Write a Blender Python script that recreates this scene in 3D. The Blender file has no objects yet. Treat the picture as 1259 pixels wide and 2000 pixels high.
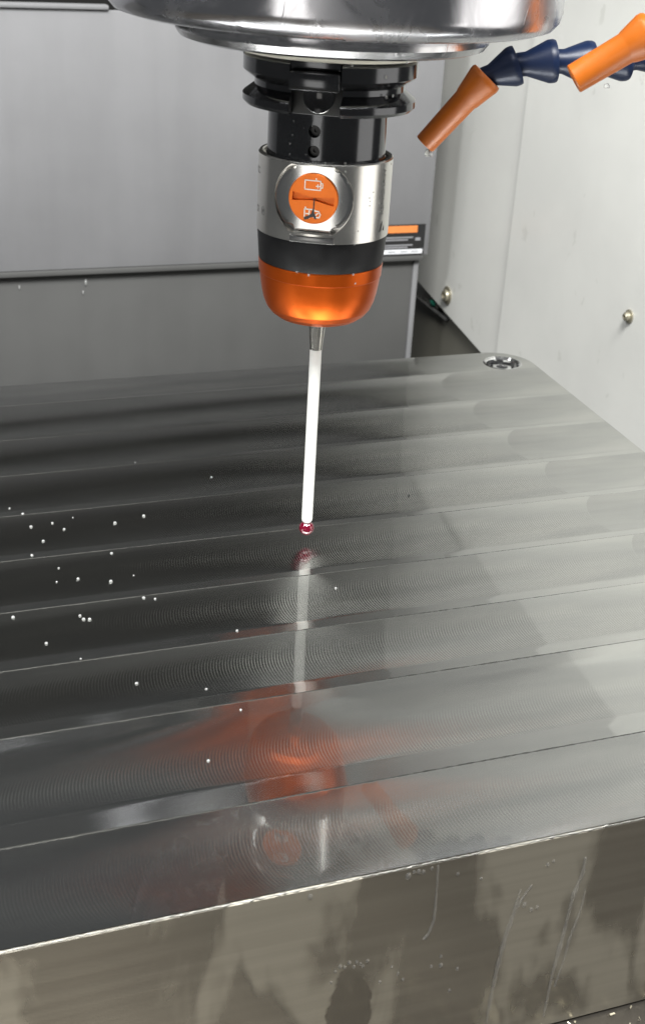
import bpy, bmesh, math, random
from mathutils import Vector, Matrix
random.seed(7)
sc = bpy.context.scene
COL = sc.collection
MM = 0.001
PI = math.pi

# ------------------------------------------------------------------ camera, world, lamps, exposure
cam_d = bpy.data.cameras.new("camera")
cam = bpy.data.objects.new("camera", cam_d); COL.objects.link(cam)
PITCH, ROLL = math.radians(26.304), math.radians(3.335)
fwd = Vector((0, math.cos(PITCH), -math.sin(PITCH)))
r0 = Vector((1, 0, 0)); u0 = r0.cross(fwd)
rt = math.cos(ROLL)*r0 + math.sin(ROLL)*u0
up = -math.sin(ROLL)*r0 + math.cos(ROLL)*u0
CAMPOS = Vector((5.145, -385.461, 202.178))*MM
cam.matrix_world = Matrix(((rt.x, up.x, -fwd.x, CAMPOS.x), (rt.y, up.y, -fwd.y, CAMPOS.y),
                           (rt.z, up.z, -fwd.z, CAMPOS.z), (0, 0, 0, 1)))
cam_d.sensor_fit = 'VERTICAL'; cam_d.sensor_height = 24.0
cam_d.lens = 24.0*2468.45/2000.0
cam_d.clip_start = 0.01; cam_d.clip_end = 20
cam_d.dof.use_dof = True; cam_d.dof.focus_distance = 0.40; cam_d.dof.aperture_fstop = 26
sc.camera = cam

w = bpy.data.worlds.new("World"); sc.world = w; w.use_nodes = True
bg = w.node_tree.nodes["Background"]
bg.inputs[0].default_value = (0.95, 0.98, 1.0, 1); bg.inputs[1].default_value = 0.10

def area(name, loc, target, sx, sy, power, color=(1, 1, 1)):
    d = bpy.data.lights.new(name, 'AREA'); d.shape = 'RECTANGLE'
    d.size = sx*MM; d.size_y = sy*MM; d.energy = power; d.color = color
    o = bpy.data.objects.new(name, d); COL.objects.link(o)
    o.location = Vector(loc)*MM
    o.rotation_euler = (Vector(target)*MM - o.location).to_track_quat('-Z', 'Y').to_euler()
    return o
area("work_lamp", (-400, -270, 560), (0, 0, 90), 60, 260, 4.0, (0.96, 0.98, 1.0))
area("work_lamp", (520, -100, 600), (40, 20, 60), 60, 260, 3.0, (0.98, 0.99, 1.0))
area("unseen_light", (640, -110, 60), (0, 0, 60), 420, 420, 1.1, (1.0, 0.97, 0.92))
area("unseen_light", (-290, -900, -60), (0, 0, 40), 300, 340, 0.7, (1.0, 0.97, 0.92))  # unseen fill lamp added to brighten the battery lid and near face
area("ceiling_lamp", (90, -760, 1500), (190, 380, 0), 700, 500, 86.0, (1, 1, 0.98))
area("ceiling_lamp", (-700, -200, 1400), (190, 380, 0), 600, 400, 10.0, (1, 1, 1))

sc.view_settings.view_transform = 'Standard'; sc.view_settings.look = 'None'
sc.view_settings.exposure = 0.0; sc.view_settings.gamma = 1.0
sc.view_settings.use_curve_mapping = False
sc.render.engine = 'CYCLES'
sc.cycles.max_bounces = 10; sc.cycles.glossy_bounces = 6; sc.cycles.transmission_bounces = 8
sc.cycles.caustics_reflective = True; sc.cycles.caustics_refractive = False
sc.cycles.sample_clamp_indirect = 4.0

# ------------------------------------------------------------------ object helpers (all lengths in mm)
def tag(o, label=None, cat=None, group=None, kind=None):
    if label: o["label"] = label
    if cat: o["category"] = cat
    if group: o["group"] = group
    if kind: o["kind"] = kind
    return o

def empty(name, loc=(0, 0, 0), rz=0.0):
    o = bpy.data.objects.new(name, None); COL.objects.link(o)
    o.location = Vector(loc)*MM; o.rotation_euler = (0, 0, rz); o.empty_display_size = 0.01
    return o

def link(name, bm, mat, parent=None, smooth=True, loc=(0, 0, 0), rot=None, sharp=35.0):
    me = bpy.data.meshes.new(name)
    bmesh.ops.recalc_face_normals(bm, faces=bm.faces[:])
    if smooth:
        for f in bm.faces: f.smooth = True
        for e in bm.edges:
            if len(e.link_faces) == 2 and e.calc_face_angle(0) > math.radians(sharp): e.smooth = False
    bmesh.ops.scale(bm, vec=(MM, MM, MM), verts=bm.verts[:])
    bm.to_mesh(me); bm.free()
    for m in (mat if isinstance(mat, (list, tuple)) else [mat]): me.materials.append(m)
    o = bpy.data.objects.new(name, me); COL.objects.link(o)
    o.location = Vector(loc)*MM
    if rot is not None: o.rotation_euler = rot
    if parent: o.parent = parent
    return o

def lathe(bm, prof, seg=96, mtx=None):
    rings = []
    for r, z in prof:
        if r < 1e-6: rings.append([bm.verts.new((0, 0, z))])
        else: rings.append([bm.verts.new((r*math.cos(2*PI*i/seg), r*math.sin(2*PI*i/seg), z)) for i in range(seg)])
    for a, b in zip(rings, rings[1:]):
        for i in range(seg):
            j = (i+1) % seg
            if len(a) == 1 and len(b) == 1: continue
            if len(a) == 1: bm.faces.new((a[0], b[i], b[j]))
            elif len(b) == 1: bm.faces.new((a[i], a[j], b[0]))
            else: bm.faces.new((a[i], a[j], b[j], b[i]))
    if mtx is not None:
        bmesh.ops.transform(bm, matrix=mtx, verts=[v for rg in rings for v in rg])
    return bm

def lbm(prof, seg=96, mtx=None):
    return lathe(bmesh.new(), prof, seg, mtx)

def box(bm, x0, x1, y0, y1, z0, z1, bev=0.0, mtx=None):
    vs = [bm.verts.new((x, y, z)) for x in (x0, x1) for y in (y0, y1) for z in (z0, z1)]
    idx = [(0, 1, 3, 2), (4, 6, 7, 5), (0, 4, 5, 1), (2, 3, 7, 6), (0, 2, 6, 4), (1, 5, 7, 3)]
    fs = [bm.faces.new([vs[i] for i in q]) for q in idx]
    out = vs
    if bev > 0:
        es = list({e for f in fs for e in f.edges})
        r = bmesh.ops.bevel(bm, geom=es, offset=bev, segments=2, affect='EDGES', profile=0.5)
        out = list({v for f in r['faces'] for v in f.verts} | {v for v in vs if v.is_valid})
    if mtx is not None: bmesh.ops.transform(bm, matrix=mtx, verts=[v for v in out if v.is_valid])
    return bm

def prism(bm, pts, z0, z1, mtx=None):
    a = [bm.verts.new((x, y, z0)) for x, y in pts]; b = [bm.verts.new((x, y, z1)) for x, y in pts]
    n = len(pts)
    bm.faces.new(a[::-1]); bm.faces.new(b)
    for i in range(n):
        j = (i+1) % n; bm.faces.new((a[i], a[j], b[j], b[i]))
    if mtx is not None: bmesh.ops.transform(bm, matrix=mtx, verts=a+b)
    return bm

def axis_mtx(p, d):
    q = Vector(d).normalized().to_track_quat('Z', 'Y')
    return Matrix.Translation(Vector(p)) @ q.to_matrix().to_4x4()

def tube(bm, pts, radii, seg=8, flat=1.0, nrm=Vector((0, 0, 1))):
    rings = []
    n = len(pts)
    for i, p in enumerate(pts):
        p = Vector(p)
        t = (Vector(pts[min(i+1, n-1)]) - Vector(pts[max(i-1, 0)])).normalized()
        s = t.cross(nrm).normalized(); nn = s.cross(t).normalized()
        rings.append([bm.verts.new(p + s*radii[i]*math.cos(2*PI*k/seg) + nn*radii[i]*flat*math.sin(2*PI*k/seg)) for k in range(seg)])
    for a, b in zip(rings, rings[1:]):
        for k in range(seg):
            j = (k+1) % seg; bm.faces.new((a[k], a[j], b[j], b[k]))
    bm.faces.new(rings[0][::-1]); bm.faces.new(rings[-1])
    return bm

def boolean(obj, cutter_bms):
    """cut closed shapes out of a mesh object and keep the result as plain mesh"""
    cuts = []
    for bm in cutter_bms:
        c = link("cutter", bm, bpy.data.materials[0], smooth=False); cuts.append(c)
        c.matrix_world = obj.matrix_world.copy() if obj.parent is None else Matrix.Identity(4)
        m = obj.modifiers.new("cut", 'BOOLEAN'); m.operation = 'DIFFERENCE'; m.object = c; m.solver = 'EXACT'
    bpy.context.view_layer.update()
    dg = bpy.context.evaluated_depsgraph_get()
    me = bpy.data.meshes.new_from_object(obj.evaluated_get(dg))
    obj.modifiers.clear(); old = obj.data; obj.data = me; me.name = obj.name
    bpy.data.meshes.remove(old)
    for c in cuts:
        d = c.data; bpy.data.objects.remove(c); bpy.data.meshes.remove(d)
    bm = bmesh.new(); bm.from_mesh(me)
    for f in bm.faces: f.smooth = True
    for e in bm.edges: e.smooth = not (len(e.link_faces) == 2 and e.calc_face_angle(0) > math.radians(25))
    bm.to_mesh(me); bm.free()
    return obj

# ------------------------------------------------------------------ materials
class NT:
    def __init__(s, name):
        s.m = bpy.data.materials.new(name); s.m.use_nodes = True; s.t = s.m.node_tree
        s.t.nodes.clear(); s.out = s.t.nodes.new('ShaderNodeOutputMaterial')
    def n(s, typ, **kw):
        nd = s.t.nodes.new(typ)
        for k, v in kw.items(): setattr(nd, k, v)
        return nd
    def l(s, a, b): s.t.links.new(a, b)
    def setin(s, nd, i, v):
        if hasattr(v, 'default_value') or hasattr(v, 'links'): s.l(v, nd.inputs[i])
        else: nd.inputs[i].default_value = v
    def math(s, op, a, b=None, c=None, clamp=False):
        nd = s.n('ShaderNodeMath', operation=op); nd.use_clamp = clamp
        s.setin(nd, 0, a)
        if b is not None: s.setin(nd, 1, b)
        if c is not None: s.setin(nd, 2, c)
        return nd.outputs[0]
    def vmath(s, op, a, b=None, scale=None):
        nd = s.n('ShaderNodeVectorMath', operation=op)
        s.setin(nd, 0, a)
        if b is not None: s.setin(nd, 1, b)
        if scale is not None: s.setin(nd, 3, scale)
        return nd.outputs[0]
    def obj(s):
        return s.n('ShaderNodeTexCoord').outputs['Object']
    def mapping(s, vec, scale=(1, 1, 1), rot=(0, 0, 0), loc=(0, 0, 0)):
        nd = s.n('ShaderNodeMapping'); s.l(vec, nd.inputs[0])
        nd.inputs['Scale'].default_value = scale; nd.inputs['Rotation'].default_value = rot
        nd.inputs['Location'].default_value = loc
        return nd.outputs[0]
    def noise(s, vec, scale, detail=4, rough=0.55, dist=0.0):
        nd = s.n('ShaderNodeTexNoise'); s.l(vec, nd.inputs['Vector'])
        nd.inputs['Scale'].default_value = scale; nd.inputs['Detail'].default_value = detail
        nd.inputs['Roughness'].default_value = rough; nd.inputs['Distortion'].default_value = dist
        return nd.outputs['Fac']
    def ramp(s, fac, stops, interp='LINEAR'):
        nd = s.n('ShaderNodeValToRGB'); s.setin(nd, 0, fac); cr = nd.color_ramp; cr.interpolation = interp
        while len(cr.elements) < len(stops): cr.elements.new(0.5)
        for e, (p, c) in zip(cr.elements, stops):
            e.position = p; e.color = (c, c, c, 1) if isinstance(c, (int, float)) else (*c, 1)
        return nd.outputs[0]
    def maprange(s, v, a, b, c, d, smooth=True):
        nd = s.n('ShaderNodeMapRange'); nd.interpolation_type = 'SMOOTHSTEP' if smooth else 'LINEAR'
        s.setin(nd, 0, v)
        for i, x in enumerate((a, b, c, d)): s.setin(nd, i+1, x)
        return nd.outputs[0]
    def mix(s, f, a, b):
        nd = s.n('ShaderNodeMix', data_type='RGBA'); s.setin(nd, 0, f); s.setin(nd, 6, a); s.setin(nd, 7, b)
        return nd.outputs[2]
    def mixsh(s, f, a, b):
        nd = s.n('ShaderNodeMixShader'); s.setin(nd, 0, f); s.l(a, nd.inputs[1]); s.l(b, nd.inputs[2])
        return nd.outputs[0]
    def bump(s, h, dist, strength=1.0, normal=None):
        nd = s.n('ShaderNodeBump'); s.l(h, nd.inputs['Height']); nd.inputs['Strength'].default_value = strength
        nd.inputs['Distance'].default_value = dist
        if normal is not None: s.l(normal, nd.inputs['Normal'])
        return nd.outputs[0]
    def pbr(s, color=(0.5, 0.5, 0.5), rough=0.4, metal=0.0, normal=None, **kw):
        nd = s.n('ShaderNodeBsdfPrincipled')
        if isinstance(color, tuple): nd.inputs['Base Color'].default_value = (*color[:3], 1)
        else: s.l(color, nd.inputs['Base Color'])
        s.setin(nd, 'Roughness', rough); s.setin(nd, 'Metallic', metal)
        if normal is not None: s.l(normal, nd.inputs['Normal'])
        for k, v in kw.items(): s.setin(nd, k.replace('_', ' '), v)
        return nd.outputs[0]
    def done(s, sh):
        s.l(sh, s.out.inputs[0]); return s.m

def simple(name, color, rough, metal=0.0, nscale=600, namp=0.15, bumpd=0.0, ramt=0.15, **kw):
    t = NT(name); o = t.obj()
    f = t.noise(o, nscale, 5)
    g = t.noise(o, nscale*0.17, 4)
    dark = tuple(c*(1-namp) for c in color); lite = tuple(min(1, c*(1+namp)) for c in color)
    c = t.mix(t.math('ADD', t.math('MULTIPLY', f, 0.5), t.math('MULTIPLY', g, 0.5)), (*dark, 1), (*lite, 1))
    r = t.maprange(g, 0.3, 0.7, rough*(1-ramt), min(1, rough*(1+ramt)))
    nm = t.bump(f, bumpd) if bumpd else None
    return t.done(t.pbr(c, r, metal, nm, **kw))

FEED, RC, UEND = 0.87*MM, 25.5*MM, 134*MM

def make_milled():
    t = NT("milled_aluminium")
    o = t.obj()
    sep = t.n('ShaderNodeSeparateXYZ'); t.l(o, sep.inputs[0])
    wob = t.noise(t.mapping(o, (1, 6, 1)), 9, 2)
    x, y = sep.outputs[0], sep.outputs[1]
    dn = t.math('MINIMUM', t.math('MAXIMUM', y, -24.5*MM), 24.5*MM)
    q = t.math('SQRT', t.math('SUBTRACT', RC*RC, t.math('MULTIPLY', dn, dn)))
    uc = t.math('ADD', x, q)                      # cutter centre that left the trailing mark
    trail = t.maprange(uc, UEND-0.15*MM, UEND+0.15*MM, 1, 0)
    sgn = t.math('SUBTRACT', t.math('MULTIPLY', trail, 2), 1)
    dns = t.math('MULTIPLY', dn, sgn)
    cx = t.n('ShaderNodeCombineXYZ'); cusp = t.n('ShaderNodeAttribute', attribute_name='cusp').outputs['Fac']; clear = t.math('SUBTRACT', 1.0, cusp)
    t.l(t.math('MULTIPLY', q, clear), cx.inputs[0]); t.l(t.math('ADD', t.math('MULTIPLY', t.math('MULTIPLY', dns, -0.8), clear), t.math('MULTIPLY', cusp, RC)), cx.inputs[1])
    vt = t.n('ShaderNodeVectorTransform', vector_type='VECTOR', convert_from='OBJECT', convert_to='WORLD')
    t.l(cx.outputs[0], vt.inputs[0])
    T = t.vmath('NORMALIZE', vt.outputs[0])
    ph = t.math('ADD', x, t.math('MULTIPLY', q, sgn))
    phase = t.math('MULTIPLY', ph, 2*PI/FEED)
    phase = t.math('ADD', phase, t.math('MULTIPLY', wob, 6.0))
    wave = t.math('COSINE', phase)
    # arcs read in the middle of each pass and fade towards its far edge
    band = t.math('MULTIPLY', t.maprange(y, 13*MM, 5*MM, 0.12, 1.0), t.maprange(y, -13*MM, -8*MM, 0.5, 1.0))
    amp = t.math('MULTIPLY', band, t.maprange(trail, 0, 1, 0.10, 1.0, False))
    var = t.noise(t.mapping(o, (0.6, 3, 1)), 30, 3)
    amp = t.math('MULTIPLY', amp, t.maprange(var, 0.3, 0.7, 0.55, 1.25))
    arc = t.n('ShaderNodeAttribute', attribute_type='OBJECT', attribute_name='arc_depth').outputs['Fac']
    amp = t.math('MULTIPLY', amp, arc)
    amp = t.math('MULTIPLY', t.math('MULTIPLY', amp, clear), 0.12)
    geo = t.n('ShaderNodeNewGeometry').outputs['Normal']
    off = t.vmath('SCALE', T, scale=t.math('MULTIPLY', wave, amp))
    N2 = t.vmath('NORMALIZE', t.vmath('ADD', geo, off))
    # fine long streaks: slow change of slope along the pass
    fine = t.noise(t.mapping(o, (8, 900, 1)), 1.0, 3)
    col = t.mix(t.maprange(var, 0.3, 0.7, 0, 1), (0.60, 0.605, 0.59, 1), (0.68, 0.68, 0.655, 1))
    sharp = t.n('ShaderNodeBsdfAnisotropic', distribution='GGX')
    t.l(col, sharp.inputs['Color']); sharp.inputs['Roughness'].default_value = 0.035
    t.l(geo, sharp.inputs['Normal'])
    ani = t.n('ShaderNodeBsdfAnisotropic', distribution='BECKMANN')
    t.l(col, ani.inputs['Color'])
    t.setin(ani, 'Roughness', t.maprange(fine, 0.3, 0.7, 0.24, 0.25))
    ani.inputs['Anisotropy'].default_value = -0.72
    t.l(N2, ani.inputs['Normal']); t.l(T, ani.inputs['Tangent'])
    fac = t.math('ADD', t.math('SUBTRACT', 0.82, t.math('MULTIPLY', cusp, 0.10)), t.math('MULTIPLY', wave, t.math('MULTIPLY', amp, 1.3)))
    return t.done(t.mixsh(fac, sharp.outputs[0], ani.outputs[0]))

def make_face():
    t = NT("sawn_aluminium"); o = t.obj()
    sep = t.n('ShaderNodeSeparateXYZ'); t.l(o, sep.inputs[0])
    lines = t.noise(t.mapping(o, (14, 14, 420)), 1.0, 5)
    soft = t.noise(t.mapping(o, (25, 25, 60)), 1.0, 3)
    dist = t.noise(o, 22, 3)
    warp = t.n('ShaderNodeVectorMath', operation='ADD'); t.l(o, warp.inputs[0])
    t.l(t.vmath('SCALE', t.n('ShaderNodeTexCoord').outputs['Object'], scale=0.0), warp.inputs[1])
    stain = t.noise(t.mapping(o, (34, 34, 12), loc=(0.31, 0, 0.07)), 1.0, 4, 0.5, 0.25)
    wet = t.maprange(stain, 0.47, 0.54, 0, 1)
    dry = t.mix(t.maprange(lines, 0.3, 0.7, 0, 1), (0.42, 0.395, 0.335, 1), (0.46, 0.435, 0.37, 1))
    wetc = t.mix(t.maprange(lines, 0.3, 0.7, 0, 1), (0.29, 0.27, 0.23, 1), (0.33, 0.31, 0.265, 1))
    # one darker, smoother tongue rising from the lower edge
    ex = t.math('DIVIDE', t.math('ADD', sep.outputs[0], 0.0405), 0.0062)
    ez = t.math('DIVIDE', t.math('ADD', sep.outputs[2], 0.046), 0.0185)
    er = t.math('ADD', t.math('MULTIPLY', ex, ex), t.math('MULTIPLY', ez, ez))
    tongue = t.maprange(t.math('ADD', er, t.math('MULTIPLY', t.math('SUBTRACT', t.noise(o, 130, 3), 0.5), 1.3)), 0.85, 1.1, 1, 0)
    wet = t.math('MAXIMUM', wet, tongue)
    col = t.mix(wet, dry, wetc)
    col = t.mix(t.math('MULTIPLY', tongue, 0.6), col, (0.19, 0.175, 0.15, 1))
    r = t.maprange(wet, 0, 1, 0.40, 0.24, False)
    h = t.math('ADD', t.math('MULTIPLY', lines, 0.6), t.math('MULTIPLY', soft, 0.4))
    nm = t.bump(h, 0.00006)
    edge = t.maprange(stain, 0.49, 0.535, 0, 1)
    nm2 = t.bump(edge, 0.0002, 0.4, nm)
    return t.done(t.pbr(col, r, 0.9, nm2))

def make_panel(name, col, rough, metal=0.92):
    t = NT(name); o = t.obj()
    f = t.noise(o, 900, 3); g = t.noise(o, 14, 5, 0.6); st = t.noise(t.mapping(o, (60, 60, 5)), 1.0, 4)
    grain = t.noise(t.mapping(o, (40, 40, 900)), 1.0, 2)
    k = t.math('ADD', t.math('MULTIPLY', g, 0.6), t.math('MULTIPLY', st, 0.4))
    c = t.mix(t.maprange(k, 0.3, 0.7, 0, 1), (*[x*0.93 for x in col], 1), (*[min(1, x*1.08) for x in col], 1))
    r = t.maprange(k, 0.3, 0.7, rough*0.92, rough*1.1)
    h = t.math('ADD', f, t.math('MULTIPLY', grain, 0.5))
    return t.done(t.pbr(c, r, metal, t.bump(h, 0.00002), Specular_IOR_Level=0.25))

def make_wall():
    t = NT("white_enamel"); o = t.obj()
    g = t.noise(o, 9, 4); f = t.noise(o, 260, 3)
    sm = t.noise(t.mapping(o, (60, 60, 38)), 1.0, 4, 0.6, 0.4)
    spot = t.maprange(sm, 0.655, 0.70, 0, 0.30)
    c = t.mix(t.maprange(g, 0.3, 0.7, 0, 1), (0.55, 0.55, 0.52, 1), (0.61, 0.61, 0.575, 1))
    c = t.mix(spot, c, (0.36, 0.36, 0.32, 1))
    return t.done(t.pbr(c, 0.34, 0.0, t.bump(f, 0.00006)))

def make_polished(name, col, rough, smear=0.5):
    t = NT(name); o = t.obj()
    g = t.noise(o, 55, 4, 0.6, 0.8); f = t.noise(o, 380, 3)
    drop = t.noise(t.mapping(o, (120, 120, 55)), 1.0, 3, 0.5, 1.2)
    r = t.maprange(g, 0.35, 0.7, rough*0.7, rough*1.7)
    c = t.mix(t.maprange(g, 0.3, 0.75, 0, 1), (*col, 1), (*[x*0.80 for x in col], 1))
    h = t.math('ADD', t.math('MULTIPLY', t.maprange(drop, 0.60, 0.70, 0, 1), 1.0), t.math('MULTIPLY', f, 0.05))
    return t.done(t.pbr(c, r, 1.0, t.bump(h, 0.00035*smear)))

def make_turned(name, col, rough, metal=1.0, **kw):
    """lathe turned: very fine rings round the axis"""
    t = NT(name); o = t.obj()
    ring = t.noise(t.mapping(o, (3, 3, 2600)), 1.0, 2)
    g = t.noise(o, 120, 4)
    speck = t.noise(o, 900, 2)
    c = t.mix(t.maprange(speck, 0.70, 0.78, 0, 0.5), (*col, 1), (*[x*0.55 for x in col], 1))
    r = t.maprange(g, 0.3, 0.7, rough*0.93, rough*1.08)
    return t.done(t.pbr(c, r, metal, t.bump(ring, 0.00001)))

def make_water():
    t = NT("coolant_water")
    g = t.n('ShaderNodeBsdfPrincipled')
    g.inputs['Base Color'].default_value = (0.93, 0.94, 0.92, 1); g.inputs['Roughness'].default_value = 0.05
    g.inputs['IOR'].default_value = 1.33; g.inputs['Transmission Weight'].default_value = 0.78
    return t.done(g.outputs[0])

def make_film():
    t = NT("coolant_film")
    return t.done(t.pbr((0.98, 0.98, 0.97), 0.06, 0.0, None, IOR=1.33, Transmission_Weight=0.95))

def make_ruby():
    t = NT("ruby")
    return t.done(t.pbr((0.085, 0.001, 0.010), 0.04, 0.0, None, IOR=1.77, Coat_Weight=0.6, Coat_Roughness=0.02,
                        Subsurface_Weight=0.0))

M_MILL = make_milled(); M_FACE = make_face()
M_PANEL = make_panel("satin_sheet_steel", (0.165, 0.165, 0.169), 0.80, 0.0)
M_PANEL2 = make_panel("satin_sheet_steel_shaded", (0.072, 0.072, 0.070), 0.75, 0.0)  # shade on the lower sheet put into a darker base colour
M_WALL = make_wall()
M_WALL2 = simple("unseen_sheet_grey", (0.25, 0.25, 0.24), 0.5, 0.0, 40)
M_SPIN = make_polished("polished_cast_ring", (0.58, 0.58, 0.61), 0.20, 0.12)
M_RING2 = make_polished("polished_steel_ring", (0.55, 0.55, 0.56), 0.18, 0.15)
M_GASK = simple("pale_face_seal", (0.52, 0.50, 0.43), 0.45, 0.3)
M_HOLD = make_turned("black_oxide_steel", (0.075, 0.077, 0.081), 0.14, 0.9)
M_HOLD2 = make_turned("ground_grey_steel", (0.20, 0.20, 0.20), 0.25, 0.9)
M_STEEL = make_turned("stainless_probe_body", (0.66, 0.645, 0.61), 0.24)
M_LID = make_turned("stainless_lid", (0.60, 0.60, 0.59), 0.13)
M_BLACK = simple("black_polymer_window", (0.004, 0.004, 0.0045), 0.45, 0.0, 900, 0.3, Specular_IOR_Level=0.2)
M_GLOSS = simple("glossy_black_oxide", (0.012, 0.012, 0.013), 0.12, 0.0, 400, 0.3)
M_DARK = simple("dark_recess", (0.008, 0.008, 0.008), 0.4)
M_ORNG = make_turned("orange_anodised", (0.47, 0.075, 0.004), 0.30, 0.85)
M_ORNG2 = simple("orange_anodised_cap", (0.74, 0.16, 0.014), 0.34, 0.5)
M_WHITE = simple("white_print", (0.85, 0.80, 0.72), 0.5)
M_CERAM = simple("white_ceramic", (0.52, 0.52, 0.50), 0.38, 0.0, 300, 0.03)
M_STYLUS = make_turned("stylus_steel", (0.62, 0.60, 0.56), 0.16)
M_RUBY = make_ruby(); M_FILM = make_film()
M_HOSEB = simple("navy_hose_plastic", (0.003, 0.010, 0.036), 0.40, 0.0, 500, 0.3, 0.00003, Specular_IOR_Level=0.3)
M_HOSEO = simple("orange_nozzle_plastic", (0.40, 0.098, 0.006), 0.38, 0.0, 450, 0.10, 0.00002)
M_WATER = make_water()
M_BURR = simple("bright_burr", (0.33, 0.325, 0.30), 0.45, 1.0, 900, 0.25, 0.0001)
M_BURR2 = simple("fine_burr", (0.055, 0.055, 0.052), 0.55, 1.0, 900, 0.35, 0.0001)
M_CHROME = simple("bright_bolt_steel", (0.80, 0.80, 0.80), 0.10, 1.0)
M_SCREW = simple("tarnished_screw", (0.42, 0.39, 0.30), 0.42, 0.8, 700, 0.5)
M_COLUMN = simple("dark_machine_casting", (0.013, 0.013, 0.0125), 0.85, 0.0, 60, Specular_IOR_Level=0.02)
M_TABLE = simple("wet_machine_table", (0.075, 0.068, 0.058), 0.32, 0.7, 80, 0.5, 0.0003)
M_OLIVE = simple("olive_grey_sheet", (0.15, 0.145, 0.12), 0.5, 0.2, 30)
M_GREEN = simple("green_sealant", (0.02, 0.16, 0.11), 0.4)
M_LBL_K = simple("black_label", (0.012, 0.012, 0.012), 0.45)
M_LBL_O = simple("orange_label_band", (0.62, 0.20, 0.05), 0.5, 0, 500, 0.3)
M_LBL_W = simple("white_label_band", (0.62, 0.63, 0.65), 0.5)
M_LBL_G = simple("grey_label_print", (0.22, 0.22, 0.23), 0.5)
M_ETCH = simple("dark_etching", (0.03, 0.03, 0.03), 0.5)
M_ETCH2 = simple("grey_etching", (0.06, 0.06, 0.058), 0.5, 0.0, 900, 0.5)

# ------------------------------------------------------------------ machine directions: u along the passes, n across them
A = math.radians(20.8)
UX = Vector((math.cos(A), math.sin(A), 0)); NX = Vector((-math.sin(A), math.cos(A), 0))
def UN(u, n, z=0.0): return UX*u + NX*n + Vector((0, 0, z))

# ------------------------------------------------------------------ setting: table, rear panels, walls
tb = bmesh.new(); box(tb, -420, 190, -420, 160, -90, -67)
tag(link("machine_table", tb, M_TABLE, rot=(0, 0, A)), kind="structure")

t = empty("rear_panel", UN(-100, 500, -60), A)
tag(t, "grey satin sheet metal panel with folded lip behind the probe", "panel")
def pbox(name, mat, u0, u1, n0, n1, z0, z1, bev=0.6, parent=t):
    return link(name, box(bmesh.new(), u0+100, u1+100, n0-500, n1-500, z0+60, z1+60, bev), mat, parent)
pbox("upper_sheet", M_PANEL, -560, 268.5, 500, 503.5, -44.0, 124.0, 0.9)
pbox("top_flange", M_PANEL, -560, 29.5, 498, 507, 124.2, 127.2, 0.9)
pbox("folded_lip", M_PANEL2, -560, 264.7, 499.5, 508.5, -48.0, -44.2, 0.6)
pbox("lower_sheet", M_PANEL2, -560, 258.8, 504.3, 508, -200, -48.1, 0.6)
pbox("edge_strip", M_PANEL, 259.1, 263.2, 503.1, 509, -200, -48.1, 0.6)

cb = bmesh.new(); box(cb, -600, 268.2, 514, 640, -200, 440, 2)
tag(link("machine_column", cb, M_COLUMN, rot=(0, 0, A)),
    "dark machine column casting rising behind the grey panel", "column")

# warning label on the panel
lb = empty("warning_label", UN(241.7, 499.6, -32.2), A)
tag(lb, "small black and orange warning label at the lower right corner of the grey panel", "label")
def lbl(name, mat, u0, u1, z0, z1, d):
    return link(name, box(bmesh.new(), u0, u1, -d, -d+0.14, z0, z1), mat, lb, smooth=False)
lbl("backing", M_LBL_K, -25, 22.7, -10.7, 12.0, 0.1)
lbl("orange_band", M_LBL_O, -24, 16.2, 5.9, 11.1, 0.35)
for k, z in enumerate((1.8, 0.0, -4.0, -5.7)):
    lbl("text_line", M_LBL_G, -22.4, 13.1-4*(k % 2), z, z+1.0, 0.35)
lbl("symbol", M_LBL_G, 15.0, 19.2, -0.3, 2.0, 0.35)
lbl("white_band", M_LBL_W, -24, 21.5, -10.1, -6.7, 0.35)
for u0 in (-20, -6.2, 3.7, 12.5):
    lbl("print", M_LBL_G, u0, u0+5.6, -8.7, -8.1, 0.55)

# white side wall: two sheets meeting in a vertical fold
wall = empty("side_wall", UN(300, 450, -110), A)
tag(wall, "white enamelled sheet metal side wall of the machine enclosure", "wall")
def wsheet(name, pts, u0, u1, parent=wall):
    bm = bmesh.new()
    a = [bm.verts.new((u0-300, n-450, z+110)) for n, z in pts]; b = [bm.verts.new((u1-300, n-450, z+110)) for n, z in pts]
    bm.faces.new(a[::-1]); bm.faces.new(b)
    for i in range(len(pts)):
        j = (i+1) % len(pts); bm.faces.new((a[i], a[j], b[j], b[i]))
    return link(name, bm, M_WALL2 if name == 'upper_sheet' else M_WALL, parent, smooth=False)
wsheet("front_sheet", [(427, -190), (427, 270), (60, 270), (60, -190)], 297.0, 299.8)
wsheet("upper_sheet", [(1000, 271), (1000, 900), (60, 900), (60, 271)], 297.3, 302)  # unseen sheet added for its grey reflection in the milled top
wsheet("rear_sheet", [(429.5, -113.6), (429.5, 270), (1000, 270), (1000, -38), (577.6, -90.8)], 300.2, 302.6)
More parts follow.
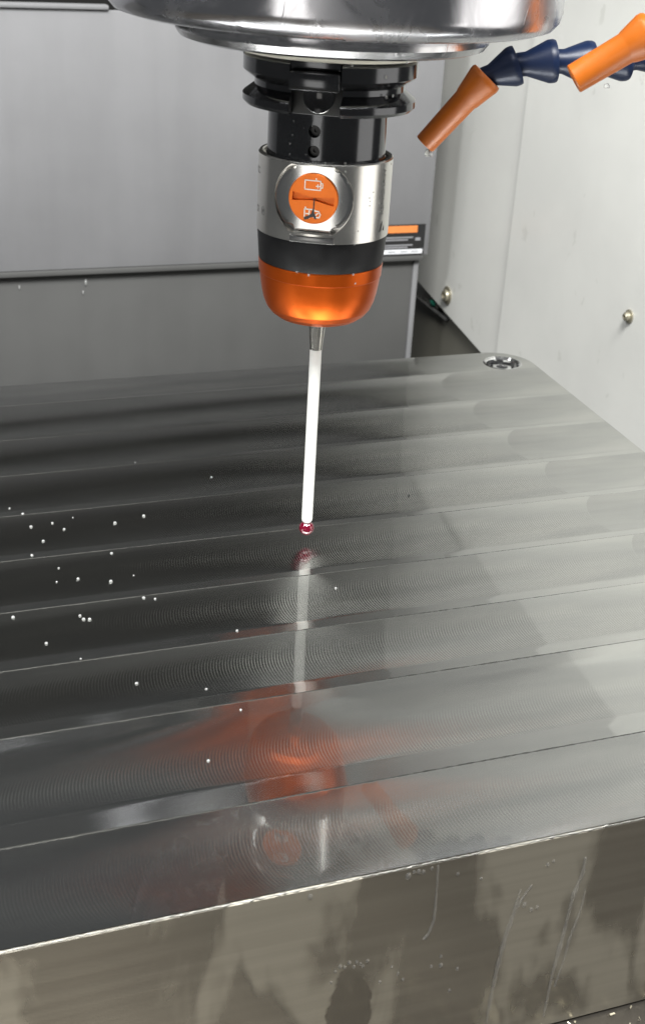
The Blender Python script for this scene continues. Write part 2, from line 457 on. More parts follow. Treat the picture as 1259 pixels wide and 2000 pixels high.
# chute under the slanting bottom edge of the rear sheet
ch = empty("chute_plate", UN(306, 540, -126), A)
tag(ch, "olive grey chute plate under the slanting edge of the white wall", "plate")
link("plate", box(bmesh.new(), 0, 2.5, -150, 380, -80, 100), M_OLIVE, ch, smooth=False)
link("ledge", box(bmesh.new(), -4.0, -0.1, -12, 92, 19, 21.6, 0.6), M_PANEL2, ch)
link("pale_patch", box(bmesh.new(), -1.6, -0.1, 10, 130, 21.8, 70, 0.4), M_WALL, ch)
gb = bmesh.new(); bmesh.ops.create_icosphere(gb, subdivisions=2, radius=3.3)
bmesh.ops.scale(gb, vec=(0.6, 1.6, 1.0), verts=gb.verts[:])
tag(link("sealant_dab", gb, M_GREEN, loc=UN(303, 556, -100), rot=(0, 0, A)), "green dab of sealant below the white wall edge", "sealant")

def screw(n, z, u, label, r=5.2):
    o = empty("wall_screw", UN(u, n, z), A); tag(o, label, "screw", "screws in the white wall")
    q = Matrix.Rotation(-PI/2, 4, 'Y')
    link("washer", lbm([(0, 0), (r*1.15, 0), (r*1.15, 0.7), (r*0.8, 1.0), (0, 1.0)], 32, q), M_SCREW, o)
    link("head", lbm([(0, 1.1), (r*0.78, 1.1), (r*0.72, 3.0), (r*0.5, 3.8), (r*0.36, 3.8), (r*0.36, 2.0), (0, 2.0)], 24, q), M_SCREW, o)
screw(524.2, -84.6, 300.0, "tarnished screw at the slanting bottom edge of the white wall", 6.4)
screw(266.7, -20.3, 296.8, "tarnished screw on the plain white wall at right", 3.6)

# ------------------------------------------------------------------ the milled block
block = empty("milled_block", (0, 0, -66), A)
tag(block, "large face milled aluminium block with stripes of cutter marks", "metal block")
NFAR, NNEAR, UMIN, CR = 169.0, -158.7, -180.0, 19.0
def u_right(n):
    ur = 161.6 + (n-41)*0.052
    c = NFAR-CR
    if n > c: ur = ur - CR + math.sqrt(max(0, CR*CR-(n-c)**2))
    return ur
BOUND = [169.0, 144.9, 108.8, 75.5, 42.2, 9.8, -22.7, -54.5, -85.9, -127.8, -158.7]
DARK = [1.6, 2.4, 2.8, 3.2, 3.6, 4.0, 4.6, 5.2, 8.0, 0.0]
HOLE = (152.3, 153.5, 8.3)

def slope(s, w_, b, u):
    k = 1.0 if u < 60 else max(0.55, 1.0-(u-60)/120.0)
    if s < w_-b: g = -0.4 + 0.7*(s/(w_-b))
    else: g = 0.3
    if b > 0 and s > w_-b:
        x = (s-(w_-b))/b; g += 1.0*min(1, x*2.5)*k
    return math.tan(math.radians(g))

ENDS, STARTS = [], []
for i in range(10):
    n1, n0 = BOUND[i], BOUND[i+1]; w_ = n1-n0; b = DARK[i]
    nc = n0 + 13.0 if w_ > 28 else n0+10
    S = sorted(set([w_*k/22 for k in range(23)] + [w_-b*k/6 for k in range(7)] +
                   ([n1-(NFAR-CR*(1-math.cos(a*PI/24))) for a in range(0, 9)] if i == 0 else [])))
    S = [s for s in S if 0 <= s <= w_]
    if i in (0, 1):      # finer rows round the bolt hole
        S = sorted(set(S + [s for s in [k*0.5 for k in range(int(w_*2)+1)] if abs(n1-s-HOLE[1]) < 10]))
    U = [UMIN + 4*k for k in range(72)]     # up to u = 104 in fixed columns, then stretched to the edge
    bm = bmesh.new(); rows = []; ends = {}
    cl = bm.verts.layers.float.new('cusp')
    dz = {}
    for u in U + [None]:
        uu = 165 if u is None else u
        z = 0; zs = [0]
        for a, c in zip(S, S[1:]):
            z += slope((a+c)/2, w_, b, uu)*(c-a); zs.append(z)
        m = sum(zs)/len(zs); dz[u] = [q-m for q in zs]
    NE = 40 if i > 1 else 130
    for k, s in enumerate(S):
        n = n1-s; row = []
        for u in U: row.append(bm.verts.new((u, n-nc, dz[u][k])))
        ur = u_right(n)
        for e in range(1, NE+1):
            f = e/NE; u = U[-1] + (ur-U[-1])*f
            row.append(bm.verts.new((u, n-nc, dz[U[-1]][k]*(1-f)+dz[None][k]*f)))
        rows.append(row)
        for v in row: v[cl] = 1.0*max(0.0, min(1.0, (s-(w_-b)+0.5)/1.0)) if b > 0 else 0.0
    if i < 9:      # riser down to the start of the next pass
        rr_ = []
        for v in rows[-1]:
            q = bm.verts.new((v.co.x, v.co.y-0.03, v.co.z-0.45)); q[cl] = 1.0; rr_.append(q)
        rows.append(rr_)
    for ra, rb in zip(rows, rows[1:]):
        for a in range(len(ra)-1):
            q = (ra[a], ra[a+1], rb[a+1], rb[a])
            cu = sum(v.co.x for v in q)/4; cn = sum(v.co.y for v in q)/4 + nc
            if math.hypot(cu-HOLE[0], cn-HOLE[1]) < HOLE[2]: continue
            if (q[0].co-q[1].co).length < 1e-5: continue
            bm.faces.new(q)
    mp = link("milled_pass", bm, M_MILL, block, loc=(0, nc, 66), sharp=60)
    mp["arc_depth"] = [0.5, 0.7, 0.9, 1.0, 1.0, 1.0, 0.9, 0.75, 0.55, 0.38][i]
    ENDS.append((dz[U[-1]][-1], dz[None][-1], [dz[q][-1] for q in U])); STARTS.append((dz[U[-1]][0], dz[None][0], [dz[q][0] for q in U]))
# ragged cusp left between one pass and the next
def zlev(rec, u):
    if u < U[-1]: return rec[2][max(0, int((u-UMIN)/4))]
    f = (u-U[-1])/60; return rec[0]*(1-f)+rec[1]*f
for i in range(9):
    n0 = BOUND[i+1]
    bm = bmesh.new(); rnd = random.Random(i); prev = None
    hgt = 0.05 + 0.022*i
    ue = 80; nn = 240
    for k in range(nn+1):
        u = -150 + (ue+150)*k/nn
        z0 = zlev(ENDS[i], u); z1 = zlev(STARTS[i+1], u)
        fade = 1.0 if u < 20 else max(0.0, 1-(u-20)/60)
        j = rnd.uniform(0.1, 1.0)*hgt*fade
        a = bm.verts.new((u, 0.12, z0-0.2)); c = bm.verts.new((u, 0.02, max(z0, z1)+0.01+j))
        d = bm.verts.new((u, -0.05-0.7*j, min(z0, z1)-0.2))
        if prev:
            bm.faces.new((prev[0], a, c, prev[1])); bm.faces.new((prev[1], c, d, prev[2]))
        prev = (a, c, d)
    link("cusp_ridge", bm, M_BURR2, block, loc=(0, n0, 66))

# block body: walls with a small chamfer under the passes
out = [(UMIN, NNEAR), (u_right(NNEAR), NNEAR), (u_right(60), 60)]
for k in range(0, 17):
    n = NFAR-CR + CR*math.sin(k/16*PI/2); out.append((u_right(n), n))
out.append((UMIN, NFAR))
bm = bmesh.new()
cxm = sum(p[0] for p in out)/len(out); cym = sum(p[1] for p in out)/len(out)
def ring(off, z):
    r = []
    m = len(out)
    for k in range(m):
        p0 = Vector(out[k-1]); p1 = Vector(out[k]); p2 = Vector(out[(k+1) % m])
        d1 = (p1-p0).normalized(); d2 = (p2-p1).normalized()
        nv = Vector((d1.y+d2.y, -d1.x-d2.x)); nv = nv.normalized()/max(0.4, math.sqrt((1+d1.dot(d2))/2))
        q = p1+nv*off; r.append(bm.verts.new((q.x, q.y, z)))
    return r
rr = [ring(-0.6, -0.55), ring(-0.02, -0.30), ring(0.45, -0.75), ring(0.45, -66)]
for a, c in zip(rr, rr[1:]):
    for k in range(len(a)):
        j = (k+1) % len(a); bm.faces.new((a[k], a[j], c[j], c[k]))
bm.faces.new(rr[-1][::-1])
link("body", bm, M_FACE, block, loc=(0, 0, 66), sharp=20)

# bright ragged burr along the near top edge
bm = bmesh.new(); rnd = random.Random(5); pts = []; rad = []
u = -150
while u < 152:
    big = 0.5+0.5*math.sin(u*0.11)*math.sin(u*0.037+1)
    pts.append((u, -159.0+rnd.uniform(-0.12, 0.12), -0.34+rnd.uniform(-0.12, 0.10)))
    rad.append(0.07+0.08*rnd.random()+0.34*big*rnd.random()**2); u += rnd.uniform(0.5, 1.3)
tube(bm, pts, rad, 7)
link("edge_burr", bm, M_BURR, block, loc=(0, 0, 66), sharp=80)

# counterbored bolt hole in the far corner
hx, hy, hr = HOLE
link("counterbore", lbm([(hr+1.05, 0.10), (hr+0.55, 0.22), (hr-0.5, -0.8), (hr-0.6, -7.5), (0, -7.5)], 72), M_CHROME, block, loc=(hx, hy, 66))
bolt = empty("hole_bolt", UN(hx, hy, -7.3), A)
tag(bolt, "bright socket head bolt sunk in the corner hole of the milled block", "bolt")
link("head", lbm([(0, 0), (5.6, 0), (5.6, 4.6), (5.0, 5.4), (3.2, 5.4), (3.0, 4.8), (2.9, 1.5), (0, 1.2)], 6, None), M_CHROME, bolt, smooth=False)

# ------------------------------------------------------------------ coolant droplets on the plate
def drop_mesh(name, r, flat=0.75):
    bm = bmesh.new(); bmesh.ops.create_uvsphere(bm, u_segments=20, v_segments=12, radius=r)
    for v in bm.verts:
        if v.co.z < -r*0.35: v.co.z = -r*0.35
    bmesh.ops.scale(bm, vec=(1, 1, flat), verts=bm.verts[:])
    return bm
DR = [(-93.9, 48.4, .55), (-90.0, 42.9, .75), (-88.6, 32.5, .8), (-81.2, 33.5, .7), (-73.7, 36.2, .45), (-78.0, 28.0, .75),
      (-60.4, 28.6, .85), (-49.6, 31.7, .9), (-86.1, 21.0, .7), (-91.1, 11.8, .75), (-65.7, 7.1, .7), (-84.0, 1.2, .5),
      (-86.0, -7.6, .5), (-79.2, -7.3, .75), (-69.5, -11.5, .9), (-61.7, -9.3, .4), (-61.6, -24.1, .8), (-58.3, -25.6, .65),
      (-101.8, -25.9, .8), (-82.4, -29.9, .7), (-81.7, -32.2, .8), (-80.0, -32.7, .75), (-94.4, -42.9, .75), (-86.2, -53.5, .45),
      (-73.4, -69.8, .7), (-55.4, -77.4, .5), (-38.7, -50.0, .6), (-1.0, -33.1, .6), (-48.9, -89.5, .55), (-63.0, -108.7, .6),
      (-43.1, 77.5, .4), (-18.1, 57.9, .6)]
DLAB = {(-38.7, -50.0): "lone coolant droplet just left of the reflected white stem", (-1.0, -33.1): "lone coolant droplet just right of the reflected white stem",
        (-48.9, -89.5): "coolant droplet just left of the reflected orange probe nose", (-63.0, -108.7): "coolant droplet nearest the near edge of the milled top",
        (-43.1, 77.5): "minute coolant droplet farthest back on the milled top", (-18.1, 57.9): "coolant droplet standing alone far back, left of the white stem",
        (-82.4, -29.9): "back left droplet of the touching trio on the milled top", (-81.7, -32.2): "middle droplet of the touching trio on the milled top",
        (-80.0, -32.7): "right droplet of the touching trio on the milled top", (-61.6, -24.1): "left and larger droplet of the close pair on the milled top",
        (-58.3, -25.6): "right and smaller droplet of the close pair on the milled top", (-101.8, -25.9): "coolant droplet near the left picture edge, level with the touching trio",
        (-73.4, -69.8): "coolant droplet alone on the stripe in front of the touching trio", (-55.4, -77.4): "small coolant droplet on the stripe just behind the reflected orange nose"}
proto = None
for u, n, r in DR:
    if proto is None:
        proto = link("coolant_droplet", drop_mesh("d", 1.0, 0.85), M_WATER); o = proto
    else:
        o = proto.copy(); COL.objects.link(o)
    r *= 0.66
    o.location = UN(u, n, r*0.30)*MM
    o.scale = (r*random.uniform(0.9, 1.1), r, r*random.uniform(0.8, 1.05))
    tag(o, DLAB.get((u, n), "tiny clear coolant droplet among the many scattered on the dark left of the milled top"), "droplet", "droplets on the milled top")
# dark specks
for u, n in [(49.3, 25.7)]:
    bm = bmesh.new(); bmesh.ops.create_icosphere(bm, subdivisions=1, radius=0.35)
    tag(link("chip_speck", bm, M_DARK, loc=UN(u, n, 0.25)), "single black speck on the milled stripes", "speck")

# runs of coolant on the near face
def streak(label, pts, rad, name="coolant_run"):
    bm = bmesh.new()
    P = []; R = []
    for (a, ra), (c, rc) in zip(zip(pts, rad), zip(pts[1:], rad[1:])):
        for k in range(6):
            f = k/6; P.append((a[0]+(c[0]-a[0])*f+random.uniform(-.06, .06), 0, a[1]+(c[1]-a[1])*f)); R.append(0.85*(ra+(rc-ra)*f)*random.uniform(.75, 1.25))
    P.append((pts[-1][0], 0, pts[-1][1])); R.append(0.8*rad[-1])
    tube(bm, P, R, 10, 0.55, Vector((0, -1, 0)))
    o = link(name, bm, M_FILM, loc=UN(0, -159.2, 0), rot=(0, 0, A), sharp=80)
    tag(o, label, "coolant run", "coolant runs on the near face")
streak("short curved bead of coolant running from the edge on the near face", [(-21, -1.5), (-20.6, -8), (-20.4, -14), (-20.4, -19), (-21.3, -22.5), (-22.4, -24.2)], [.35, .3, .4, .55, .4, .6])
streak("long forked coolant run down the near face of the block", [(2.5, -15), (1.6, -22), (0.2, -30), (-0.8, -40), (-1.4, -52), (-1.6, -64)], [.4, .7, .9, .7, .5, .4])
streak("thin side branch joining the forked coolant run", [(5.4, -14.2), (3.6, -17.5), (2.3, -20.5)], [.3, .45, .5])
streak("knotted coolant run at the right of the near face", [(19.5, -9), (19.6, -14), (18.0, -21), (17.4, -30), (16.8, -38), (16.0, -47), (15.6, -62)], [.5, .7, .8, .5, .9, .5, .4])
streak("loop shaped coolant run beside the knotted one", [(21.3, -20), (21.0, -27), (19.2, -36), (18.8, -43), (17.4, -52)], [.3, .4, .5, .4, .3])
fproto = None
def face_drop(u, z, r):
    global fproto
    o = proto.copy()
    if fproto is None: fproto = proto.data.copy(); fproto.materials[0] = M_FILM
    o.data = fproto; COL.objects.link(o); o.location = UN(u, -159.2, z)*MM
    o.rotation_euler = (PI/2, 0, A); o.scale = (r*0.8, r*1.2, r*0.35)
    tag(o, "small clear coolant bead clinging to the upright near face of the block", "droplet", "droplets on the near face")
for u, z, r in [(-24.6, -2.6, .6), (-25.8, -2.2, .7), (-27.0, -2.0, .5), (-28.4, -2.9, .9), (-22.5, -2.0, .5), (-15.5, -5.5, .5), (-9.0, -8.6, .45), (9.0, -8.8, .6),
                (4.2, -20.4, .8), (6.4, -22.6, .7), (8.0, -22.2, .6), (10.5, -8.0, .5), (-52.5, -2.9, .8), (-17.2, -31.4, .5), (-16.9, -34.5, .7), (-12.2, -37.0, .55), (-13.6, -44.0, .5), (-38.6, -27.6, .5), (-19.5, -34, .4),
                (-36.8, -27.2, .55), (-41.5, -26.4, .6), (-42.6, -27.5, .5), (-43.8, -27.0, .65), (-44.9, -28.2, .45), (-39.6, -26.8, .5), (-37.9, -28.6, .4), (-30.2, -31.0, .4), (-28.4, -33.8, .5), (-26.9, -36.2, .4), (-33.0, -35.2, .45), (-45.8, -31.5, .4), (-40.2, -28.0, .45)]:
    face_drop(u, z, r)

# ------------------------------------------------------------------ spindle nose
spin = empty("spindle_head", (0, 0, 160))
tag(spin, "polished steel spindle nose hanging from the top of the picture", "spindle")
Z = lambda h: h-160
link("housing_ring", lbm([(58, Z(240)), (64.2, Z(239)), (64.2, Z(174.2)), (63.6, Z(171.6)), (61.8, Z(169.6)), (58.5, Z(168.6)), (30, Z(168.2)), (30, Z(171))], 160), M_SPIN, spin)
link("inner_ring", lbm([(30, Z(168)), (44.4, Z(167.9)), (44.9, Z(167)), (44.9, Z(164.8)), (43.6, Z(163.0)), (41.5, Z(162.3)), (28.6, Z(161.3)), (20, Z(161.3))], 128), M_RING2, spin)
link("face_seal", lbm([(16, Z(161.2)), (28.2, Z(161.2)), (28.0, Z(160.2)), (26.8, Z(159.6)), (16, Z(159.6))], 96), M_GASK, spin)
AZ = math.radians(-8.6)       # where the key, slot, battery lid and set screws face
def azm(a=AZ): return Matrix.Rotation(a, 4, 'Z')
key = bmesh.new()
box(key, -6.9, 6.9, -24.5, -14, Z(157.2), Z(161.0), 0.4, azm())
box(key, -7.0, 7.0, -27.2, -16, Z(151.9), Z(157.0), 0.7, azm())
link("drive_key", key, M_HOLD, spin)
for a in (-70, 52):
    q = azm(math.radians(a))
    link("seal_screw", lbm([(0, 1.0), (1.3, 1.0), (1.3, 0), (0.6, -0.5), (0, -0.5)], 12, Matrix.Translation(q @ Vector((0, -26.4, Z(160.2)-0.3)))), M_CHROME, spin)

# ------------------------------------------------------------------ tool holder
hold = empty("tool_holder", (0, 0, 131))
tag(hold, "black steel tool holder with a grooved flange between spindle and probe", "tool holder")
H = lambda h: h-131
fl = link("flange", lbm([(0, H(159.0)), (20, H(159.0)), (24.6, H(158.9)), (25.3, H(158.3)), (25.3, H(154.4)), (24.8, H(153.9)), (22.6, H(152.4)), (21.9, H(151.9)),
      (21.9, H(150.3)), (22.4, H(150.0)), (24.9, H(148.2)), (25.3, H(147.7)), (25.3, H(145.9)), (24.3, H(144.9)), (18.2, H(144.5)), (0, H(144.5))], 128), M_HOLD)
cut = bmesh.new(); box(cut, -7.2, 7.2, -30, -18.4, H(143), H(162), 0, azm())
boolean(fl, [cut]); fl.parent = hold
link("slot_dimple", lbm([(0, -0.9), (1.6, -0.75), (3.0, -0.35), (3.9, 0.0), (4.2, 0.12), (4.4, 0.0)], 40, azm() @ Matrix.Translation((0.4, -19.9, H(149.6))) @ Matrix.Rotation(PI/2, 4, 'X')), M_GLOSS, hold)
sfl = bmesh.new(); box(sfl, -7.1, 7.1, -18.9, -17.0, H(144.7), H(151.8), 0.1, azm())
link("slot_shade", sfl, M_DARK, hold)  # dark plate added to stand in for the shadow inside the slot
st = link("shank", lbm([(0, H(144.4)), (17.6, H(144.4)), (17.6, H(131.6)), (17.9, H(131.2)), (17.9, H(130.4)), (0, H(130.4))], 128), M_HOLD)
hz = math.radians(-11.1)
cuts = [lbm([(0, 0), (1.75, 0), (1.75, 8), (0, 8)], 40, azm(hz) @ Matrix.Translation((0, -14, H(h))) @ Matrix.Rotation(PI/2, 4, 'X')) for h in (139.9, 134.3)]
boolean(st, cuts); st.parent = hold
for h in (139.9, 134.3):
    link("set_screw", lbm([(0, 0.4), (0.6, 0.4), (0.6, 1.2), (1.6, 1.2), (1.7, 0.9), (1.7, 0)], 24, azm(hz) @ Matrix.Translation((0, -14.2, H(h))) @ Matrix.Rotation(PI/2, 4, 'X')), M_DARK, hold)

# ------------------------------------------------------------------ touch probe
probe = empty("touch_probe", (0, 0, 80))
tag(probe, "cylindrical touch probe with steel body, orange nose, white stem and ruby tip", "probe")
Q = lambda h: h-80
lz = math.radians(-9.2); LC = Q(121.0)
col = link("collar", lbm([(0, Q(130.2)), (18.4, Q(130.2)), (18.6, Q(131.1)), (19.0, Q(131.4)), (19.7, Q(131.4)), (20.1, Q(131.0)), (20.1, Q(108.5)), (0, Q(108.5))], 192), M_STEEL)
rc = []
rec = [(11.75*math.cos(2*PI*k/120), 11.75*math.sin(2*PI*k/120)) for k in range(120)]
rec = [(x, max(-9.75, min(9.75, y))) for x, y in rec]
rm = azm(lz) @ Matrix.Translation((0, 0, LC)) @ Matrix.Rotation(PI/2, 4, 'X')
rc.append(prism(bmesh.new(), rec, 14.6, 26, rm))
nb = bmesh.new(); box(nb, -6.6, 6.6, -26, -18.6, Q(107), Q(110.6), 0, azm(math.radians(-8))); rc.append(nb)
boolean(col, rc); col.parent = probe
lid = []
for k in range(160):
    a = 2*PI*k/160; r = 11.55
    for ak in (54, 126, 234, 306):
        d = (math.degrees(a)-ak+180) % 360-180
        r -= 1.15*math.exp(-(d/7.5)**2)
    lid.append((r*math.cos(a), max(-9.6, min(9.6, r*math.sin(a)))))
lb2 = bmesh.new(); rings = []
for f in (0.58, 0.61, 0.64, 0.68, 0.75, 0.88, 0.96, 1.0, 1.02, 1.02):
    zz = 14.8 if f == 1.02 and rings and len(rings) == 9 else None
    rings.append([lb2.verts.new((x*min(f, 1.0), y*min(f, 1.0), zz if zz else 16.95-(x*f)**2/150-(0.25 if f >= 1.0 else 0))) for x, y in lid])
for a, c in zip(rings, rings[1:]):
    for k in range(160): lb2.faces.new((a[k], a[(k+1) % 160], c[(k+1) % 160], c[k]))
bmesh.ops.transform(lb2, matrix=rm, verts=lb2.verts[:])
link("battery_lid", lb2, M_LID, probe, sharp=30)
bc = link("battery_cap", lbm([(0, 15.2), (7.3, 15.2), (7.3, 17.35), (7.05, 17.55), (0, 17.55)], 96), M_ORNG2)
sl = []
pts = [(-6.2, 1.25), (-4.6, 1.1), (-0.6, 0.5), (0.6, 0.5), (4.6, 1.1), (6.2, 1.25), (6.2, -1.25), (4.6, -1.1), (0.6, -0.5), (-0.6, -0.5), (-4.6, -1.1), (-6.2, -1.25)]
sl.append(prism(bmesh.new(), [(x, y) for x, y in pts][::-1], 16.3, 18, Matrix.Rotation(math.radians(-4), 4, 'Z')))
boolean(bc, sl)
bc.data.transform(Matrix.Scale(MM, 4).inverted() if False else Matrix.Identity(4))
rmm = rm.copy(); rmm.translation = rmm.translation*MM
bc.matrix_local = rmm; bc.parent = probe
# icons on the cap
def strokes(bm, segs, wd, z0, z1):
    for (x0, y0), (x1, y1) in segs:
        d = Vector((x1-x0, y1-y0)); L = d.length; a = math.atan2(d.y, d.x)
        box(bm, -wd/2, L+wd/2, -wd/2, wd/2, z0, z1, 0, Matrix.Translation((x0, y0, 0)) @ Matrix.Rotation(a, 4, 'Z'))
ic = bmesh.new()
R = lambda x0, y0, x1, y1: [((x0, y0), (x1, y0)), ((x1, y0), (x1, y1)), ((x1, y1), (x0, y1)), ((x0, y1), (x0, y0))]
strokes(ic, R(-2.6, 2.6, 2.0, 5.2) + [((2.0, 3.2), (2.6, 3.4)), ((2.6, 3.4), (2.6, 4.5)), ((2.6, 4.5), (2.0, 4.7)), ((0.6, 5.2), (0.6, 5.8)),
            ((0.8, 3.7), (1.7, 3.7)), ((1.2, 3.3), (1.2, 4.1))], 0.30, 17.56, 17.62)
strokes(ic, R(-2.4, -5.6, -1.0, -3.1) + [((0.4, -5.3), (2.0, -5.3)), ((2.0, -5.3), (2.3, -4.4)), ((2.3, -4.4), (1.8, -3.5)), ((1.8, -3.5), (0.5, -3.4)),
            ((-1.0, -3.1), (0.4, -3.1)), ((0.9, -4.7), (1.5, -4.1)), ((-2.0, -3.1), (-2.2, -2.6)), ((-1.9, -4.4), (-1.4, -4.4))], 0.34, 17.56, 17.62)
bmesh.ops.transform(ic, matrix=rm, verts=ic.verts[:])
link("battery_icon", ic, M_WHITE, probe, smooth=False)
sm = bmesh.new()
prism(sm, [(-2.5, -5.4), (-1.2, -4.9), (-0.4, -4.3), (0.1, -2.6), (0.15, 0.2), (0.45, 0.2), (0.45, -2.6), (0.5, -4.0), (1.0, -4.9), (1.2, -5.9), (0.6, -5.7), (0.3, -5.2), (-0.6, -5.4), (-1.2, -5.9), (-2.4, -6.2)], 17.63, 17.67, rm)
link("black_smear", sm, M_ETCH, probe, smooth=False)
# clear window in the notch
nw = bmesh.new(); box(nw, -6.5, 6.5, -19.7, -18.7, Q(108.55), Q(110.4), 0.15, azm(math.radians(-8)))
link("signal_window", nw, M_HOLD2, probe)
link("black_band", lbm([(17, Q(108.4)), (19.75, Q(108.4)), (19.8, Q(107.6)), (19.15, Q(99.6)), (19.0, Q(99.3)), (17, Q(99.3))], 160), M_BLACK, probe)
link("orange_nose", lbm([(17, Q(99.25)), (19.1, Q(99.2)), (19.2, Q(98.9)), (19.0, Q(95.4)), (18.75, Q(95.1)), (18.45, Q(92.6)), (17.95, Q(89.4)), (17.25, Q(86.6)), (16.3, Q(84.4)),
      (14.9, Q(82.6)), (13.0, Q(81.2)), (10.8, Q(80.4)), (8.0, Q(80.0)), (3.0, Q(79.9)), (0, Q(79.9))], 160), M_ORNG, probe, sharp=12)
# marks etched on the collar
def wrap(bm, r, a0, zc):
    for v in bm.verts:
        ang = a0 + v.co.x/r; rr_ = r + v.co.z
        v.co = Vector((rr_*math.sin(ang), -rr_*math.cos(ang), zc+v.co.y))
    return bm
def text_bm(s, size):
    cu = bpy.data.curves.new("txt", 'FONT'); cu.body = s; cu.size = size; cu.align_x = 'CENTER'; cu.align_y = 'CENTER'; cu.resolution_u = 3
    ob = bpy.data.objects.new("txt", cu); COL.objects.link(ob); bpy.context.view_layer.update()
    me = bpy.data.meshes.new_from_object(ob.evaluated_get(bpy.context.evaluated_depsgraph_get()))
    bm = bmesh.new(); bm.from_mesh(me)
    bpy.data.objects.remove(ob); bpy.data.curves.remove(cu); bpy.data.meshes.remove(me)
    bmesh.ops.triangulate(bm, faces=bm.faces[:])
    return bm
tx = text_bm("RENISHAW", 2.7)
bmesh.ops.rotate(tx, cent=(0, 0, 0), matrix=Matrix.Rotation(PI/2, 3, 'Z'), verts=tx.verts[:])
for v in tx.verts: v.co.z = 0.03
link("etched_name", wrap(tx, 20.1, math.radians(61), Q(122.6)), M_ETCH2, probe, smooth=False)
lg = bmesh.new()
for tri in ([(-1.7, -1.8), (-0.2, -1.2), (0.2, 1.6), (-1.0, 0.6)], [(0.5, -1.4), (1.6, -1.6), (1.2, 0.4)]):
    lg.faces.new([lg.verts.new((x, y, 0.03)) for x, y in tri])
link("etched_emblem", wrap(lg, 20.1, math.radians(62.5), Q(112.4)), M_ETCH, probe, smooth=False)
mk = bmesh.new()
ringp = [(1.05*math.cos(2*PI*k/28), 1.3*math.sin(2*PI*k/28)) for k in range(28)]
for k in range(28):
    (x0, y0), (x1, y1) = ringp[k], ringp[(k+1) % 28]
    mk.faces.new([mk.verts.new((x, y, 0.03)) for x, y in ((x0*.84, y0*.84), (x1*.84, y1*.84), (x1, y1), (x0, y0))])
for (x0, y0), (x1, y1) in [((-.45, -.5), (-.3, .55)), ((-.3, .55), (.3, -.5)), ((.3, -.5), (.45, .55))]:
    mk.faces.new([mk.verts.new((x, y, 0.03)) for x, y in ((x0-.1, y0), (x0+.1, y0), (x1+.1, y1), (x1-.1, y1))])
link("etched_symbol", wrap(mk, 20.1, math.radians(-61.7), Q(114.9)), M_ETCH2, probe, smooth=False)
for s_, zz, aa in (("CE", 114.6, -76), ("FCC", 126.0, -78)):
    tm = text_bm(s_, 2.6)
    for v in tm.verts: v.co.z = 0.03
    link("etched_mark", wrap(tm, 20.1, math.radians(aa), Q(zz)), M_ETCH2, probe, smooth=False)

sty = empty("stylus", (0, 0, 0)); sty.parent = probe
link("metal_cone", lbm([(0, Q(80.4)), (2.9, Q(80.4)), (2.85, Q(79.2)), (2.05, Q(70.6)), (2.0, Q(69.6)), (0, Q(69.6))], 48), M_STYLUS, sty)
link("ceramic_stem", lbm([(0, Q(69.5)), (1.84, Q(69.5)), (1.88, Q(69.2)), (1.86, Q(8.9)), (1.7, Q(8.2)), (1.25, Q(7.6)), (0, Q(7.6))], 48), M_CERAM, sty)
for h, a, r_ in ((46.5, -6, .22), (39.2, -14, .28), (28.5, -4, .20), (20.6, 6, .24), (57.0, 10, .14)):
    link("dark_speck", lbm([(0, 0.02), (r_, 0.02), (r_, -0.05)], 8, azm(math.radians(a)) @ Matrix.Translation((0, -1.87, Q(h))) @ Matrix.Rotation(PI/2, 4, 'X')), M_LBL_G, sty, smooth=False)
bm = bmesh.new(); bmesh.ops.create_uvsphere(bm, u_segments=48, v_segments=32, radius=2.55)
link("ruby_ball", bm, M_RUBY, sty, loc=(0, 0, Q(5.3)))

# coolant beads on holder and probe
def body_drop(az, h, r, s):
    a = math.radians(az); o = proto.copy(); COL.objects.link(o)
    o.location = Vector((r*math.sin(a), -r*math.cos(a), h))*MM
    o.rotation_euler = (PI/2, 0, a); o.scale = (s, s*1.15, s*0.7)
    tag(o, "minute coolant bead sticking to the round probe body or its holder", "droplet", "droplets on the probe")
rnd = random.Random(11)
for k in range(16):
    body_drop(rnd.uniform(15, 75), rnd.uniform(111, 130), 20.1, rnd.uniform(.13, .26))
for k in range(8):
    body_drop(rnd.uniform(-38, -12), rnd.uniform(132, 143), 17.6, rnd.uniform(.13, .26))
for az, h, r, s in [(0.6, 131.6, 18.6, .45), (18, 131.7, 18.7, .5), (-8, 131.6, 18.6, .35), (-20, 99.3, 19.1, .45), (-9, 98.9, 19.2, .5), (32, 99.1, 19.2, .45),
                    (35, 96.2, 19.1, .4), (30, 108.5, 20.0, .45), (-25, 108.6, 20.0, .4), (14, 159.2, 25.4, .5), (38, 156.0, 25.4, .6), (45, 150.2, 23.0, .7), (52, 150.4, 23, .6)]:
    body_drop(az, h, r, s*0.7)

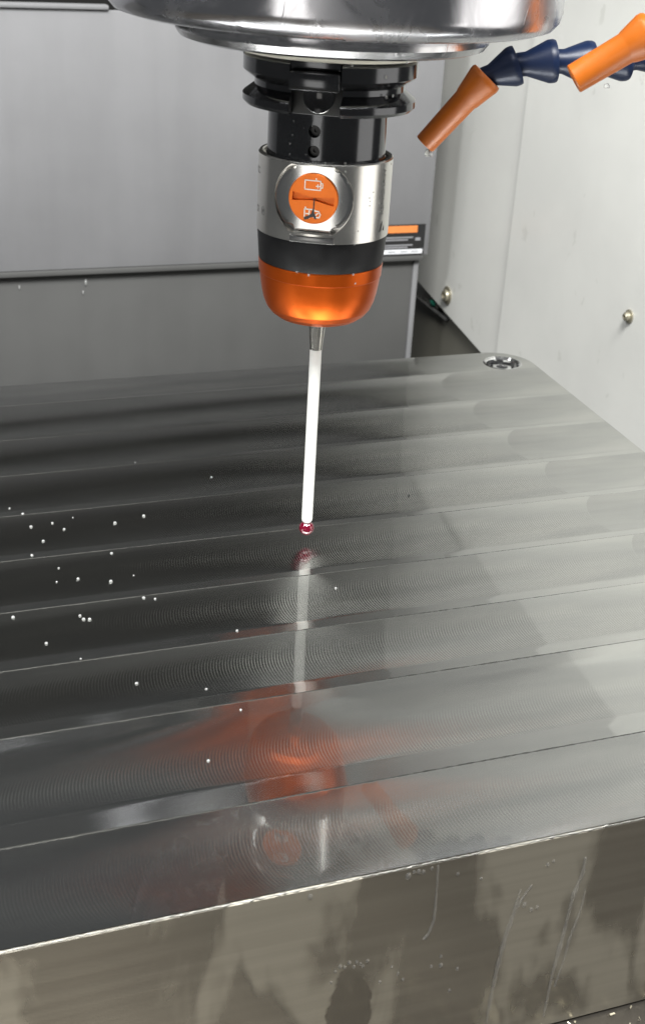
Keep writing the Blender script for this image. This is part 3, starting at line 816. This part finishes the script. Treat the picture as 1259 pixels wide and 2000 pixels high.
# ------------------------------------------------------------------ coolant hoses
def hose(label, tip, neck, base, segs, r_tip, r_neck, r_flare):
    root = empty("coolant_hose", base); tag(root, label, "coolant hose", "coolant hoses beside the spindle")
    o = Vector(base); tip = Vector(tip)-o; neck = Vector(neck)-o
    d = (neck-tip); L1 = d.length; ax = -tip; L = ax.length
    mt = axis_mtx(tip, ax)
    f0 = L*0.66
    prof = [(r_tip*0.60, 9), (r_tip*0.62, 0.25), (r_tip*0.72, 0), (r_tip*0.94, 0), (r_tip, 0.3), (r_neck, f0), (r_neck+0.25, f0+0.4), (r_flare*0.97, L-2.6), (r_flare, L-2.0),
            (r_flare, L-0.8), (r_flare*0.93, L-0.1), (r_flare*0.70, L), (r_flare*0.6, L-1.5)]
    link("nozzle", lbm(prof, 64, mt), M_HOSEO, root)
    for (p, q, ra, rb) in segs:
        p = Vector(p)-o; q = Vector(q)-o; ln = (q-p).length
        mt = axis_mtx(p, q-p)
        prof = [(ra*0.75, -1.2), (ra*0.92, -0.9), (ra, 0), (ra*1.02, ln*0.22), (rb*0.985, ln*0.80), (rb, ln*0.86), (rb, ln*0.95), (rb*0.97, ln), (rb*0.62, ln), (rb*0.60, ln-1)]
        link("hose_segment", lbm(prof, 56, mt), M_HOSEB, root)
    return root
hose("jointed navy coolant hose ending in the lower orange nozzle with a hanging drop", (30.9, 30, 130.0), (43.4, 30, 145.6), (48.6, 30, 151.8),
     [((47.4, 30, 151.2), (57.6, 30.3, 155.6), 3.2, 6.1), ((57.6, 30.2, 155.6), (69.2, 31, 157.3), 3.6, 6.5), ((69.0, 31, 157.2), (80.6, 32.5, 157.3), 3.6, 6.4),
      ((80.5, 32.4, 157.3), (92.0, 34.5, 158.6), 3.6, 6.4), ((92, 34.4, 158.6), (103.5, 37, 161), 3.6, 6.4)], 3.55, 3.95, 5.55)
hose("jointed navy coolant hose ending in the upper orange nozzle at the right edge", (66.9, -20, 158.3), (80.4, -20, 167.5), (86.5, -20.2, 171.6),
     [((85.2, -20.1, 170.8), (91.5, -20, 178.5), 3.2, 6.2), ((91.3, -20, 178.3), (97.0, -20, 187.5), 3.6, 6.3), ((96.9, -20, 187.3), (101.0, -20, 198), 3.6, 6.3), ((101, -20, 198), (103.0, -20, 209), 3.6, 6.3)], 4.05, 4.25, 6.1)
bm = drop_mesh("d", 1.35, 1.0)
for v in bm.verts:
    if v.co.z > 0: v.co.z *= 1.5
tag(link("hanging_drop", bm, M_WATER, loc=(32.4, 29.6, 126.9)), "clear coolant drop hanging from the lower orange nozzle tip", "droplet")
bm = drop_mesh("d", 1.0, 1.0)
tag(link("hanging_drop", bm, M_WATER, loc=(86.5, 32.5, 150.4)), "clear coolant drop hanging under the navy hose joint", "droplet")

# beads on the lower rear sheet
for u, z, r in [(-35.5, -56.4, 1.3), (10.2, -54.9, 1.9), (8.2, -62.1, 1.2)]:
    o = proto.copy(); COL.objects.link(o); o.location = UN(u, 504.2, z)*MM; o.rotation_euler = (PI/2, 0, A); o.scale = (r*.6, r*1.4, r*.7)
    tag(o, "pale coolant bead running down the grey lower panel", "droplet", "droplets on the grey panel")

# swarf on the table under the near face
bm = bmesh.new(); rnd = random.Random(3)
for k in range(260):
    u = rnd.uniform(-60, 120); n = -160.5-abs(rnd.gauss(0, 1))*14; a = rnd.uniform(0, PI)
    p = Vector((u, n, -66.6+rnd.random()*1.2)); L = rnd.uniform(.5, 2.2)
    d = Vector((math.cos(a), math.sin(a), rnd.uniform(-.3, .5)))*L; s = Vector((-math.sin(a), math.cos(a), rnd.uniform(-.6, .6)))*rnd.uniform(.15, .5)
    v = [bm.verts.new(p), bm.verts.new(p+d), bm.verts.new(p+d+s), bm.verts.new(p+s+Vector((0, 0, .3)))]
    bm.faces.new((v[0], v[1], v[2])); bm.faces.new((v[0], v[2], v[3]))
tag(link("metal_chips", bm, M_SCREW, rot=(0, 0, A), smooth=False), "bright metal chips lying on the dark table by the block", "metal chips", kind="stuff")
